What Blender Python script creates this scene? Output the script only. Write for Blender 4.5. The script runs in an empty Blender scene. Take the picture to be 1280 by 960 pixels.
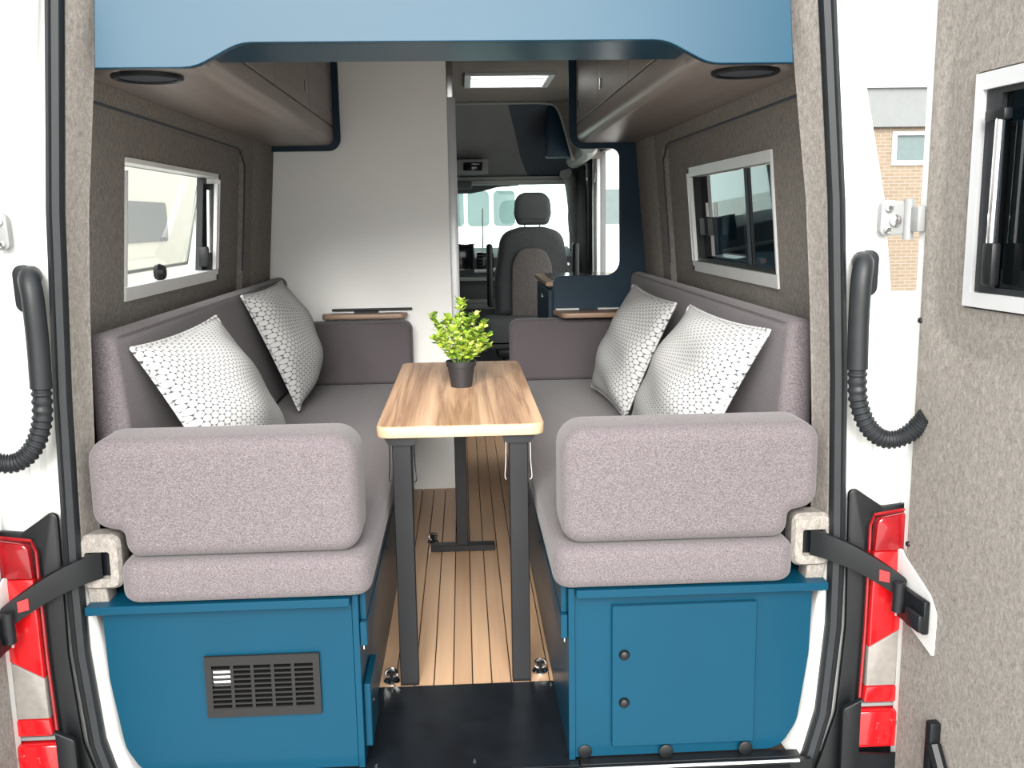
import bpy, bmesh, math, random
from mathutils import Vector, Matrix
R_ = math.radians
random.seed(7)
SC = bpy.context.scene
COL = SC.collection

# ------------------------------------------------------------------ camera
PITCH, YAW, ROLL = R_(9.76), R_(2.81), R_(-0.9)
fw = Vector((math.sin(YAW)*math.cos(PITCH), math.cos(YAW)*math.cos(PITCH), -math.sin(PITCH)))
rt = Vector((math.cos(YAW), -math.sin(YAW), 0)); up = rt.cross(fw)
cr, sr = math.cos(ROLL), math.sin(ROLL)
ax, ay = cr*rt + sr*up, -sr*rt + cr*up
cam = bpy.data.cameras.new('camera'); cam.sensor_width = 36; cam.sensor_fit = 'HORIZONTAL'
cam.lens = 36*1200/1280; cam.clip_start = .05; cam.clip_end = 300
co = bpy.data.objects.new('camera', cam); COL.objects.link(co)
m4 = Matrix((ax, ay, -fw)).transposed().to_4x4(); m4.translation = Vector((.015, -1.93, 1.173))
co.matrix_world = m4; SC.camera = co

# ------------------------------------------------------------------ sky and exposure
SKY = .95
w = bpy.data.worlds.new('overcast_sky'); SC.world = w; w.use_nodes = True
bg = w.node_tree.nodes['Background']; bg.inputs[0].default_value = (.98, .985, .97, 1); bg.inputs[1].default_value = SKY
vs = SC.view_settings; vs.view_transform = 'Standard'; vs.look = 'None'; vs.gamma = 1; vs.use_curve_mapping = False
vs.exposure = 1.8

# hazy sun behind the open rear doors
sun = bpy.data.lights.new('hazy_sun', 'SUN'); sun.energy = 2.7; sun.angle = R_(38); sun.color = (1, .975, .93)
so = bpy.data.objects.new('hazy_sun', sun); COL.objects.link(so); so.location = (-1, -8, 6)
SD = Vector((.08, math.cos(R_(27)), -math.sin(R_(27)))); so.rotation_euler = SD.to_track_quat('-Z', 'Y').to_euler()

# ------------------------------------------------------------------ materials
MATS = {}
class NT:
    def __init__(s, name):
        s.m = bpy.data.materials.new(name); s.m.use_nodes = True; s.t = s.m.node_tree
        s.b = s.t.nodes['Principled BSDF']; s.out = s.t.nodes['Material Output']; MATS[name] = s.m
    def n(s, typ, **kw):
        x = s.t.nodes.new(typ)
        for k, v in kw.items():
            if k.startswith('i_'):
                key = k[2:]; x.inputs[int(key) if key.isdigit() else key.replace('_', ' ')].default_value = v
            else: setattr(x, k, v)
        return x
    def l(s, a, b): s.t.links.new(a, b)
    def ramp(s, fac, stops):
        r = s.n('ShaderNodeValToRGB'); e = r.color_ramp.elements
        while len(e) < len(stops): e.new(.5)
        for i, (p, c) in enumerate(stops): e[i].position = p; e[i].color = (*c, 1)
        s.l(fac, r.inputs[0]); return r.outputs[0]
    def coords(s, scale=(1, 1, 1), kind='Object', rnd=False):
        tc = s.n('ShaderNodeTexCoord'); mp = s.n('ShaderNodeMapping'); mp.inputs['Scale'].default_value = scale
        s.l(tc.outputs[kind], mp.inputs[0])
        if rnd:
            oi = s.n('ShaderNodeObjectInfo'); mu = s.n('ShaderNodeMath', operation='MULTIPLY'); mu.inputs[1].default_value = 37
            s.l(oi.outputs['Random'], mu.inputs[0]); s.l(mu.outputs[0], mp.inputs['Location'])
        return mp.outputs[0]
    def noise(s, vec, scale, detail=4, rough=.5, dist=0):
        x = s.n('ShaderNodeTexNoise'); x.inputs['Scale'].default_value = scale; x.inputs['Detail'].default_value = detail
        x.inputs['Roughness'].default_value = rough; x.inputs['Distortion'].default_value = dist
        s.l(vec, x.inputs['Vector']); return x.outputs['Fac']
    def bump(s, h, strength, dist=.002):
        b = s.n('ShaderNodeBump'); b.inputs['Strength'].default_value = strength; b.inputs['Distance'].default_value = dist
        s.l(h, b.inputs['Height']); s.l(b.outputs[0], s.b.inputs['Normal'])
    def set(s, col=None, rough=None, metal=None, spec=None, coat=None):
        if col: s.b.inputs['Base Color'].default_value = (*col, 1)
        if rough is not None: s.b.inputs['Roughness'].default_value = rough
        if metal is not None: s.b.inputs['Metallic'].default_value = metal
        if spec is not None: s.b.inputs['Specular IOR Level'].default_value = spec
        if coat is not None: s.b.inputs['Coat Weight'].default_value = coat
        return s
    def mul(s, a, b, fac=1):
        x = s.n('ShaderNodeMix', data_type='RGBA', blend_type='MULTIPLY'); x.inputs[0].default_value = fac
        s.l(a, x.inputs[6]); s.l(b, x.inputs[7]); return x.outputs[2]

def plain(name, col, rough=.5, metal=0, spec=.5, var=.06, scale=9, coat=None):
    t = NT(name); t.set(col, rough, metal, spec, coat)
    f = t.noise(t.coords(), scale, 5)
    lo = tuple(c*(1-var) for c in col); hi = tuple(min(1, c*(1+var)) for c in col)
    t.l(t.ramp(f, [(.3, lo), (.7, hi)]), t.b.inputs['Base Color'])
    return t
plain('blue_laminate', (.0015, .035, .065), .31, spec=.18, var=.05, scale=4)
plain('navy_laminate', (.005, .024, .044), .45, spec=.25, var=.05)
plain('white_paint', (.58, .585, .57), .35, var=.02)
plain('white_panel', (.9, .9, .87), .45, var=.02, scale=3)
plain('black_powder', (.0085, .0092, .011), .45, spec=.35, var=.1)
plain('black_plastic', (.005, .0058, .007), .42, spec=.3, var=.12, scale=20)
plain('black_rubber', (.0105, .0125, .0145), .5, spec=.35, var=.12, scale=30)
plain('black_mat', (.005, .007, .010), .3, spec=.3, var=.35, scale=14)
plain('charcoal_grille', (.008, .008, .008), .5, spec=.3, var=.05)
plain('aluminium', (.70, .71, .70), .4, metal=.25, var=.03)
plain('chrome', (.75, .75, .76), .12, metal=1, var=.02)
plain('profile_white', (.55, .56, .57), .35, metal=.25, var=.03)
plain('red_lens', (.5, .008, .011), .12, var=.12, scale=40, coat=.6)
plain('red_lens_dark', (.2, .004, .007), .15, var=.15, scale=40, coat=.6)
plain('clear_lens', (.2, .185, .17), .15, var=.1, scale=60, coat=.6)
plain('headliner_grey', (.16, .17, .17), .85, var=.06)
plain('headliner_dark', (.045, .055, .07), .8, var=.06)
plain('dash_grey', (.05, .055, .06), .6, var=.08)
plain('cab_trim_light', (.27, .29, .27), .7, var=.05)
plain('screen_black', (.006, .007, .009), .1)
plain('seat_charcoal', (.042, .045, .048), .85, var=.12, scale=60)
plain('asphalt', (.46, .45, .43), .9, var=.12, scale=3)
plain('cream_paint', (.40, .39, .33), .4, var=.03)
plain('grey_cladding', (.12, .128, .128), .6, var=.05)
plain('steel_rod', (.45, .45, .46), .25, metal=1)
plain('slot_black', (.002, .002, .002), .95, spec=.05)
plain('hinge_grey', (.22, .225, .225), .4)
plain('pale_label', (.8, .8, .8), .5)
plain('edge_band', (.50, .35, .215), .45, var=.08, scale=12)
plain('pot_black', (.018, .018, .02), .5)
plain('soil', (.03, .022, .015), .95, var=.3, scale=90)
plain('stem_green', (.10, .17, .04), .6)
plain('dark_window', (.02, .03, .035), .08)
plain('teal_window', (.085, .115, .115), .1)
plain('dark_blue_paint', (.015, .028, .05), .3)

def felt(name, c1, c2, c3, s=1):
    t = NT(name); t.set(rough=.95, spec=.1)
    v = t.coords((1, 1, .6)); f = t.noise(v, 480*s, 4, .62, .8)
    g = t.noise(t.coords((1, 1, .6)), 120*s, 3, .6, .6)
    mx = t.n('ShaderNodeMath', operation='MULTIPLY_ADD'); mx.inputs[1].default_value = .55
    t.l(f, mx.inputs[0]); h = t.n('ShaderNodeMath', operation='MULTIPLY'); h.inputs[1].default_value = .45
    t.l(g, h.inputs[0]); t.l(h.outputs[0], mx.inputs[2])
    t.l(t.ramp(mx.outputs[0], [(.34, c1), (.5, c2), (.66, c3)]), t.b.inputs['Base Color'])
    t.bump(f, .5, .002)
felt('felt_lining', (.125, .114, .102), (.208, .192, .174), (.297, .277, .254))

def fabric(name, c1, c2, c3, sc=1):
    t = NT(name); t.set(rough=.95, spec=.12)
    t.b.inputs['Sheen Weight'].default_value = .15
    v1 = t.coords((1, 1, 1)); f = t.noise(v1, 900*sc, 2, .6)
    g = t.noise(t.coords((.5, 1, 1)), 700*sc, 2, .5); 
    a = t.n('ShaderNodeMath', operation='ADD'); t.l(f, a.inputs[0]); t.l(g, a.inputs[1])
    d = t.n('ShaderNodeMath', operation='MULTIPLY'); d.inputs[1].default_value = .5; t.l(a.outputs[0], d.inputs[0])
    t.l(t.ramp(d.outputs[0], [(.38, c1), (.5, c2), (.62, c3)]), t.b.inputs['Base Color'])
    t.bump(d.outputs[0], .35, .0015)
fabric('mauve_tweed', (.059, .0485, .053), (.108, .0925, .0985), (.170, .151, .158))
fabric('brown_tweed', (.05, .045, .043), (.105, .095, .09), (.18, .165, .155))

def wood(name, cols, grain=(14, .9, 14), rough=.42, rings=True, rnd=False):
    t = NT(name); t.set(rough=rough, spec=.4)
    v = t.coords(grain, rnd=rnd)
    f = t.noise(v, 1.0, 6, .55, .6)
    fine = t.noise(t.coords((grain[0]*14, grain[1]*3, grain[2]*14), rnd=rnd), 1, 3, .6)
    base = f
    if rings:
        mu = t.n('ShaderNodeMath', operation='MULTIPLY'); mu.inputs[1].default_value = 4; t.l(f, mu.inputs[0])
        fr = t.n('ShaderNodeMath', operation='PINGPONG'); fr.inputs[1].default_value = 1; t.l(mu.outputs[0], fr.inputs[0]); base = fr.outputs[0]
    ma = t.n('ShaderNodeMath', operation='MULTIPLY_ADD'); ma.inputs[1].default_value = .6; t.l(base, ma.inputs[0])
    mb = t.n('ShaderNodeMath', operation='MULTIPLY'); mb.inputs[1].default_value = .4; t.l(fine, mb.inputs[0]); t.l(mb.outputs[0], ma.inputs[2])
    c = t.ramp(ma.outputs[0], [(.15, cols[0]), (.4, cols[1]), (.75, cols[2])])
    if rnd:
        oi = t.n('ShaderNodeObjectInfo'); c2 = t.ramp(oi.outputs['Random'], [(0, (.82, .8, .78)), (1, (1.0, 1.0, 1.0))]); c = t.mul(c, c2)
    t.l(c, t.b.inputs['Base Color']); t.bump(fine, .08, .001)
wood('walnut_table', [(.26, .14, .08), (.50, .31, .19), (.66, .45, .29)], (17, .75, 17))
wood('plank_wood', [(.34, .20, .115), (.53, .335, .205), (.63, .43, .275)], (26, .9, 26), rings=False, rnd=True)
wood('locker_wood', [(.115, .094, .084), (.20, .168, .15), (.275, .237, .212)], (22, .7, 22), rough=.38, rings=False)
wood('shelf_wood', [(.18, .11, .07), (.30, .19, .125), (.38, .255, .17)], (1.2, 16, 16), rings=False)

def hexfabric():
    t = NT('hex_print'); t.set(rough=.9, spec=.1)
    tc = t.n('ShaderNodeTexCoord'); q3 = math.sqrt(3)
    ds = []
    for off in ((0, 0, 0), (.5, q3/2, 0)):
        ad = t.n('ShaderNodeVectorMath', operation='ADD'); ad.inputs[1].default_value = off; t.l(tc.outputs['UV'], ad.inputs[0])
        wr = t.n('ShaderNodeVectorMath', operation='WRAP'); wr.inputs[1].default_value = (.5, q3/2, 1); wr.inputs[2].default_value = (-.5, -q3/2, -1)
        t.l(ad.outputs[0], wr.inputs[0])
        mz = t.n('ShaderNodeVectorMath', operation='MULTIPLY'); mz.inputs[1].default_value = (1, 1, 0); t.l(wr.outputs[0], mz.inputs[0])
        ln = t.n('ShaderNodeVectorMath', operation='LENGTH'); t.l(mz.outputs[0], ln.inputs[0]); ds.append(ln.outputs['Value'])
    mi = t.n('ShaderNodeMath', operation='MINIMUM'); t.l(ds[0], mi.inputs[0]); t.l(ds[1], mi.inputs[1])
    c = t.ramp(mi.outputs[0], [(.42, (.56, .56, .55)), (.485, (.27, .27, .28)), (.53, (.035, .04, .05))])
    t.l(c, t.b.inputs['Base Color'])
    f = t.noise(t.coords(), 500, 2); t.bump(f, .15, .001)
hexfabric()

def leafmat():
    t = NT('leaf_green'); t.set(rough=.5)
    g = t.n('ShaderNodeNewGeometry')
    t.l(t.ramp(g.outputs['Random Per Island'], [(0, (.07, .17, .022)), (.25, (.22, .38, .04)), (.6, (.48, .64, .06)), (1, (.72, .8, .25))]), t.b.inputs['Base Color'])
leafmat()

def brickmat():
    t = NT('tan_brick'); t.set(rough=.9)
    b = t.n('ShaderNodeTexBrick'); b.inputs['Scale'].default_value = 1; b.inputs['Brick Width'].default_value = .25; b.inputs['Row Height'].default_value = .08
    b.inputs['Mortar Size'].default_value = .008
    b.inputs['Color1'].default_value = (.17, .13, .09, 1); b.inputs['Color2'].default_value = (.145, .11, .075, 1); b.inputs['Mortar'].default_value = (.2, .18, .155, 1)
    tc = t.n('ShaderNodeTexCoord'); sp = t.n('ShaderNodeSeparateXYZ'); cb = t.n('ShaderNodeCombineXYZ')
    t.l(tc.outputs['Object'], sp.inputs[0]); t.l(sp.outputs[0], cb.inputs[0]); t.l(sp.outputs[2], cb.inputs[1]); t.l(cb.outputs[0], b.inputs['Vector'])
    t.l(b.outputs['Color'], t.b.inputs['Base Color'])
brickmat()

def glass(name, tint, refl=1.0):
    t = NT(name); t.t.nodes.remove(t.b)
    tr = t.n('ShaderNodeBsdfTransparent'); tr.inputs[0].default_value = (*tint, 1)
    gl = t.n('ShaderNodeBsdfGlossy'); gl.inputs['Roughness'].default_value = .02
    lw = t.n('ShaderNodeLayerWeight'); lw.inputs[0].default_value = .5
    pw = t.n('ShaderNodeMath', operation='POWER'); pw.inputs[1].default_value = 5; t.l(lw.outputs['Facing'], pw.inputs[0])
    mu = t.n('ShaderNodeMath', operation='MULTIPLY_ADD'); mu.inputs[1].default_value = .9*refl; mu.inputs[2].default_value = .04*refl; t.l(pw.outputs[0], mu.inputs[0])
    mx = t.n('ShaderNodeMixShader'); t.l(mu.outputs[0], mx.inputs[0]); t.l(tr.outputs[0], mx.inputs[1]); t.l(gl.outputs[0], mx.inputs[2])
    t.l(mx.outputs[0], t.out.inputs[0])
glass('clear_glass', (.93, .95, .94)); glass('tinted_glass', (.075, .105, .125), 1.3); glass('screen_glass', (.82, .93, .91))

# ------------------------------------------------------------------ mesh helpers
def obj(name, bm, mat, parent=None, smooth=True, ang=35):
    bmesh.ops.recalc_face_normals(bm, faces=bm.faces)
    me = bpy.data.meshes.new(name); bm.to_mesh(me); bm.free()
    if smooth:
        for p in me.polygons: p.use_smooth = True
        me.set_sharp_from_angle(angle=R_(ang))
    me.materials.append(MATS[mat])
    o = bpy.data.objects.new(name, me); COL.objects.link(o)
    if parent: o.parent = parent
    return o
def tag(o, label, cat, group=None, kind=None):
    o['label'] = label; o['category'] = cat
    if group: o['group'] = group
    if kind: o['kind'] = kind
    return o
def thing(name, label, cat, loc=(0, 0, 0), group=None, kind=None):
    o = bpy.data.objects.new(name, None); o.location = loc; o.empty_display_size = .05; COL.objects.link(o)
    return tag(o, label, cat, group, kind)
class P:
    """a thing with an Empty at its base; geometry is given in world coordinates"""
    def __init__(s, name, label, cat, loc=(0, 0, 0), group=None, kind=None):
        s.o = thing(name, label, cat, loc, group, kind); s.loc = Vector(loc)
    def part(s, name, bm, mat, parent=None, smooth=True, label=None, ang=35):
        bmesh.ops.translate(bm, vec=-s.loc, verts=bm.verts)
        o = obj(name, bm, mat, parent or s.o, smooth, ang)
        if label: o['label'] = label
        return o
def structure(name, bm, mat, label, cat, smooth=True): return tag(obj(name, bm, mat, None, smooth), label, cat, kind='structure')

def B(*boxes, bev=0, seg=2):
    bm = bmesh.new()
    for b in boxes: addbox(bm, *b, bev=bev, seg=seg)
    return bm
def addbox(bm, x0, x1, y0, y1, z0, z1, bev=0, seg=2):
    g = bmesh.ops.create_cube(bm, size=1); vs_ = g['verts']
    for v in vs_:
        v.co = Vector(((x0+x1)/2 + v.co.x*(x1-x0), (y0+y1)/2 + v.co.y*(y1-y0), (z0+z1)/2 + v.co.z*(z1-z0)))
    if bev:
        es = list({e for v in vs_ for e in v.link_edges})
        bmesh.ops.bevel(bm, geom=es, offset=bev, segments=seg, profile=.5, affect='EDGES')
    return vs_
def fillet(pts):
    """pts: (a, b[, radius]) -> rounded 2D outline"""
    out = []; n = len(pts)
    for i, p in enumerate(pts):
        r = p[2] if len(p) > 2 else 0
        c = Vector(p[:2]); a = Vector(pts[i-1][:2]); b = Vector(pts[(i+1) % n][:2])
        if r <= 0: out.append(c); continue
        u = (a-c).normalized(); v = (b-c).normalized(); ang = math.acos(max(-1, min(1, u.dot(v))))
        d = min(r/math.tan(ang/2), .49*(a-c).length, .49*(b-c).length); r2 = d*math.tan(ang/2)
        cen = c + (u+v).normalized()*(r2/math.sin(ang/2)); s0 = c+u*d-cen; s1 = c+v*d-cen
        t0 = math.atan2(s0.y, s0.x); t1 = math.atan2(s1.y, s1.x); dt = (t1-t0+math.pi) % (2*math.pi)-math.pi
        k = max(3, int(abs(dt)/R_(15)))
        for j in range(k+1): out.append(cen+Vector((math.cos(t0+dt*j/k), math.sin(t0+dt*j/k)))*r2)
    return out
MAPS = {'Y': lambda a, b, d: (a, d, b), 'X': lambda a, b, d: (d, a, b), 'Z': lambda a, b, d: (a, b, d)}
def addprism(bm, pts, axis, d0, d1, bev=0, seg=3):
    o2 = fillet(pts); f = MAPS[axis]
    va = [bm.verts.new(f(p.x, p.y, d0)) for p in o2]; vb = [bm.verts.new(f(p.x, p.y, d1)) for p in o2]
    fa = bm.faces.new(va); fb = bm.faces.new(vb[::-1]); n = len(va)
    for i in range(n): bm.faces.new((va[i], vb[i], vb[(i+1) % n], va[(i+1) % n]))
    bmesh.ops.recalc_face_normals(bm, faces=bm.faces)
    if bev: bmesh.ops.bevel(bm, geom=list(set(fa.edges) | set(fb.edges)), offset=bev, segments=seg, profile=.5, affect='EDGES')
def prism(pts, axis, d0, d1, bev=0, seg=3):
    bm = bmesh.new(); addprism(bm, pts, axis, d0, d1, bev, seg); return bm
def addtube(bm, pts, r, n=10, rad=None, cap=True):
    pts = [Vector(p) for p in pts]; rings = []; ref = None
    for i, p in enumerate(pts):
        t = (pts[min(i+1, len(pts)-1)]-pts[max(i-1, 0)]).normalized()
        if ref is None: ref = t.orthogonal().normalized()
        ref = (ref-t*ref.dot(t)).normalized(); bi = t.cross(ref); rr = rad(i) if rad else r
        rings.append([bm.verts.new(p+(ref*math.cos(a)+bi*math.sin(a))*rr) for a in [2*math.pi*k/n for k in range(n)]])
    for a, b in zip(rings, rings[1:]):
        for k in range(n): bm.faces.new((a[k], a[(k+1) % n], b[(k+1) % n], b[k]))
    if cap: bm.faces.new(rings[0][::-1]); bm.faces.new(rings[-1])
def tube(pts, r, n=10, rad=None):
    bm = bmesh.new(); addtube(bm, pts, r, n, rad); return bm
def spline(pts, k=8):
    pts = [Vector(p) for p in pts]; out = []
    for i in range(len(pts)-1):
        p0, p1, p2, p3 = pts[max(i-1, 0)], pts[i], pts[i+1], pts[min(i+2, len(pts)-1)]
        for j in range(k):
            t = j/k; out.append(.5*((2*p1)+(-p0+p2)*t+(2*p0-5*p1+4*p2-p3)*t*t+(-p0+3*p1-3*p2+p3)*t**3))
    out.append(pts[-1]); return out
def addlathe(bm, prof, cen, axis='Z', n=20):
    c = Vector(cen); rings = []
    for r, h in prof:
        ring = []
        for k in range(n):
            a = 2*math.pi*k/n; x, y = r*math.cos(a), r*math.sin(a)
            ring.append(bm.verts.new(c+Vector({'Z': (x, y, h), 'Y': (x, h, y), 'X': (h, x, y)}[axis])))
        rings.append(ring)
    for a, b in zip(rings, rings[1:]):
        for k in range(n): bm.faces.new((a[k], a[(k+1) % n], b[(k+1) % n], b[k]))
    bm.faces.new(rings[0][::-1]); bm.faces.new(rings[-1])
def lathe(prof, cen, axis='Z', n=20):
    bm = bmesh.new(); addlathe(bm, prof, cen, axis, n); return bm
def loft(sections, closed=False, caps=False):
    bm = bmesh.new(); rows = [[bm.verts.new(p) for p in s] for s in sections]
    for a, b in zip(rows, rows[1:]):
        n = len(a)
        for k in range(n if closed else n-1): bm.faces.new((a[k], a[(k+1) % n], b[(k+1) % n], b[k]))
    if caps: bm.faces.new(rows[0][::-1]); bm.faces.new(rows[-1])
    return bm
def rr_hit(rect, r, c, ang):
    a0, a1, b0, b1 = rect; d = Vector((math.cos(ang), math.sin(ang))); ce = Vector(((a0+a1)/2, (b0+b1)/2)); h = Vector(((a1-a0)/2, (b1-b0)/2))
    def sd(t):
        p = c+d*t-ce; q = Vector((abs(p.x)-h.x+r, abs(p.y)-h.y+r))
        return Vector((max(q.x, 0), max(q.y, 0))).length+min(max(q.x, q.y), 0)-r
    lo, hi = 0, 6
    for _ in range(40):
        mid = (lo+hi)/2
        if sd(mid) < 0: lo = mid
        else: hi = mid
    return c+d*lo
def nested(loops, fmap, n=72):
    """panel of nested rounded rectangles (rect, radius, depth) from the outside in; the last leaves a hole"""
    rect = loops[-1][0]; c = Vector(((rect[0]+rect[1])/2, (rect[2]+rect[3])/2))
    angs = {round(2*math.pi*k/n, 5) for k in range(n)}
    for rc, r, d in loops:
        for a in rc[:2]:
            for b in rc[2:]: angs.add(round(math.atan2(b-c.y, a-c.x) % (2*math.pi), 5))
    angs = sorted(angs)
    return loft([[fmap(*rr_hit(rc, r, c, a), d) for a in angs] for rc, r, d in loops], closed=True)
def slab(xb, yb, z0, z1, skip=(), fmap=None):
    """slab with rectangular openings left out of a grid"""
    bm = bmesh.new(); f = fmap or (lambda a, b, d: (a, b, d))
    nx, ny = len(xb)-1, len(yb)-1; V = {}
    def v(i, j, k):
        if (i, j, k) not in V: V[i, j, k] = bm.verts.new(f(xb[i], yb[j], (z0, z1)[k]))
        return V[i, j, k]
    on = lambda i, j: 0 <= i < nx and 0 <= j < ny and (i, j) not in skip
    for i in range(nx):
        for j in range(ny):
            if not on(i, j): continue
            bm.faces.new((v(i, j, 0), v(i, j+1, 0), v(i+1, j+1, 0), v(i+1, j, 0))); bm.faces.new((v(i, j, 1), v(i+1, j, 1), v(i+1, j+1, 1), v(i, j+1, 1)))
            for (di, dj), e in {(-1, 0): ((i, j), (i, j+1)), (1, 0): ((i+1, j+1), (i+1, j)), (0, -1): ((i+1, j), (i, j)), (0, 1): ((i, j+1), (i+1, j+1))}.items():
                if not on(i+di, j+dj): bm.faces.new((v(*e[0], 0), v(*e[1], 0), v(*e[1], 1), v(*e[0], 1)))
    return bm
def mirror(bm):
    for v in bm.verts: v.co.x = -v.co.x
    return bm
def sided(bm, s): return mirror(bm) if s < 0 else bm
SIDES = ((-1, 'left', 'the vent grille bench'), (1, 'right', 'the knobbed hatch bench'))
#==STRUCTURE==
plain('joint_dark', (.03, .02, .014), .9)
def interp(tab, z):
    if z <= tab[0][0]: return tab[0][1]
    for (z0, a), (z1, b) in zip(tab, tab[1:]):
        if z <= z1: return a+(b-a)*(z-z0)/(z1-z0)
    return tab[-1][1]
XS = [(-.16, .62), (-.12, .68), (-.07, .725), (0, .757), (.1, .782), (.3, .797), (.47, .797), (.84, .785), (1.2, .765), (1.59, .73), (2.0, .685)]
XO = [(-.6, .975), (.2, .96), (.683, .936), (1.2, .872), (1.58, .79), (2.0, .70)]
XI = [(.4, .765), (.665, .762), (.925, .748), (1.145, .735), (1.589, .679), (2.0, .63)]
def W(z): return .83 if z < .85 else .83-.087*(z-.85)
ZS = [-.16, -.14, -.12, -.095, -.07, -.035, 0, .05, .1, .2, .3, .47, .65, .84, 1.0, 1.2, 1.4, 1.59, 1.8, 2.0]

# ground and floor
structure('ground', B((-40, 40, -25, 60, -.70, -.64)), 'asphalt', 'pale grey car park ground the vans stand on', 'ground', False)
fl = structure('floor', B((-.84, .84, -.005, 5, -.07, -.009)), 'joint_dark', 'van floor of narrow brown planks with dark joints', 'floor', False)
pm = None
for i in range(10):
    x = .015+.0497*(i-5)
    if pm is None:
        p = obj('plank', B((.0014, .0483, .366, 3.3, -.009, 0), bev=.0012, seg=1), 'plank_wood', fl); pm = p.data
    else:
        p = bpy.data.objects.new('plank', pm); COL.objects.link(p); p.parent = fl
    p.location.x = x
cf = obj('cab_mat', B((-.84, .84, 3.302, 4.9, -.009, .004)), 'dash_grey', fl)
tp = P('threshold_plate', 'black rubbery threshold plate between the plank floor and the rear sill', 'floor plate', (.01, .18, 0))
tp.part('plate', B((-.234, .243, -.028, .3645, -.008, .0025), bev=.001, seg=1), 'black_mat')
for x, y in ((-.19, .345), (.012, .345), (.215, .345), (.015, .008), (.228, .018), (-.2, .004)):
    tp.part('screw', lathe([(.004, .0), (.004, .004), (.0015, .005)], (x, y, .0015), n=8), 'chrome')
sl = structure('trim_1', B((-.75, .75, -.045, -.0285, -.05, .003), (-.68, .70, -.06, -.045, -.05, -.006), (.2445, .73, -.028, -.0008, -.05, .004), (-.73, -.2355, -.028, -.0008, -.05, .004), bev=.001, seg=1), 'black_plastic', 'dark sill strip with a bright metal edge under the cabinets', 'sill')
obj('metal_edge', B((-.70, .72, -.049, -.044, .002, .006)), 'aluminium', sl)
structure('trim_2', B((-.92, .92, -.03, .02, -.5, -.055), (-.9, .9, -.11, -.03, -.5, -.15), bev=.01), 'black_plastic', 'black plastic rear bumper below the sill', 'bumper')

# side walls with recessed window surrounds
for s, sd, bn in SIDES:
    fm = lambda y, z, d: (s*(W(z)+d), y, z)
    wl = [((.10, 2.24, -.06, 2.0), 0.0001, -.02), ((.2, 1.68, .55, 1.43), .04, -.02), ((.207, 1.673, .557, 1.423), .036, .0), ((.475, 1.375, .987, 1.333), .0001, 0), ((.475, 1.375, .987, 1.333), .0001, .05)]
    nm = 'left' if s < 0 else 'right'
    wo = structure('wall_'+nm, nested(wl, fm, 96), 'felt_lining', 'grey-brown felt wall lining behind '+bn, 'wall')
    # outer skin of the van body
    obj('outer_skin', slab([.3, .46, 1.39, 2.54], [-.5, .97, 1.35, 2.0], .06, .075, {(1, 1)}, lambda a, b, d: (s*(min(W(b)+d, .97-0*b)+.045*(b < .9)), a, b)), 'white_paint', wo, False)
    obj('crease_shade_line', tube([(s*(W(1.431)-.0195), .16+.1*k, 1.431) for k in range(15)]+[(s*(W(1.425)-.0195), 1.60, 1.425), (s*(W(1.38)-.0195), 1.675, 1.38), (s*(W(1.3)-.0195), 1.68, 1.3), (s*(W(1.0)-.0195), 1.68, 1.0)], .0035, 6), 'headliner_dark', wo)  # shadow line of the recess crease, put in as a thin dark tube
    # end post in felt beside the partition / kitchen panel
    obj('felt_post', loft([[(s*(W(z)-.012), 1.80, z), (s*(W(z)-.03), 1.83, z), (s*(W(z)-.034), 2.0, z), (s*(W(z)-.03), 2.145, z), (s*(W(z)), 2.15, z)] for z in (.4, .85, 1.1, 1.3, 1.5)]), 'felt_lining', wo)
# walls further forward
structure('wall_front_left', slab([2.24, 4.0, 4.55, 5.0], [-.06, .95, 1.45, 2.0], 0, .05, {(1, 1)}, lambda a, b, d: (-.86-d, a, b)), 'headliner_grey', 'grey inner side of the cab on the washroom side', 'wall', False)
structure('wall_front_right', slab([2.2, 2.55, 3.95, 4.3, 4.75, 5.0], [-.06, .03, .95, 1.42, 1.56, 2.0], 0, .03, {(1, 1), (1, 2), (1, 3), (3, 3)}, lambda a, b, d: (.86+d, a, b)), 'headliner_grey', 'grey inner side of the cab around the sliding door opening', 'wall', False)

# ceiling with the roof hatch opening
structure('ceiling', slab([-.86, .066, .458, .86], [.0, 2.83, 3.24, 4.02], 1.86, 1.9, {(1, 1)}), 'felt_lining', 'grey felt ceiling lining of the van', 'ceiling', False)

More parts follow.
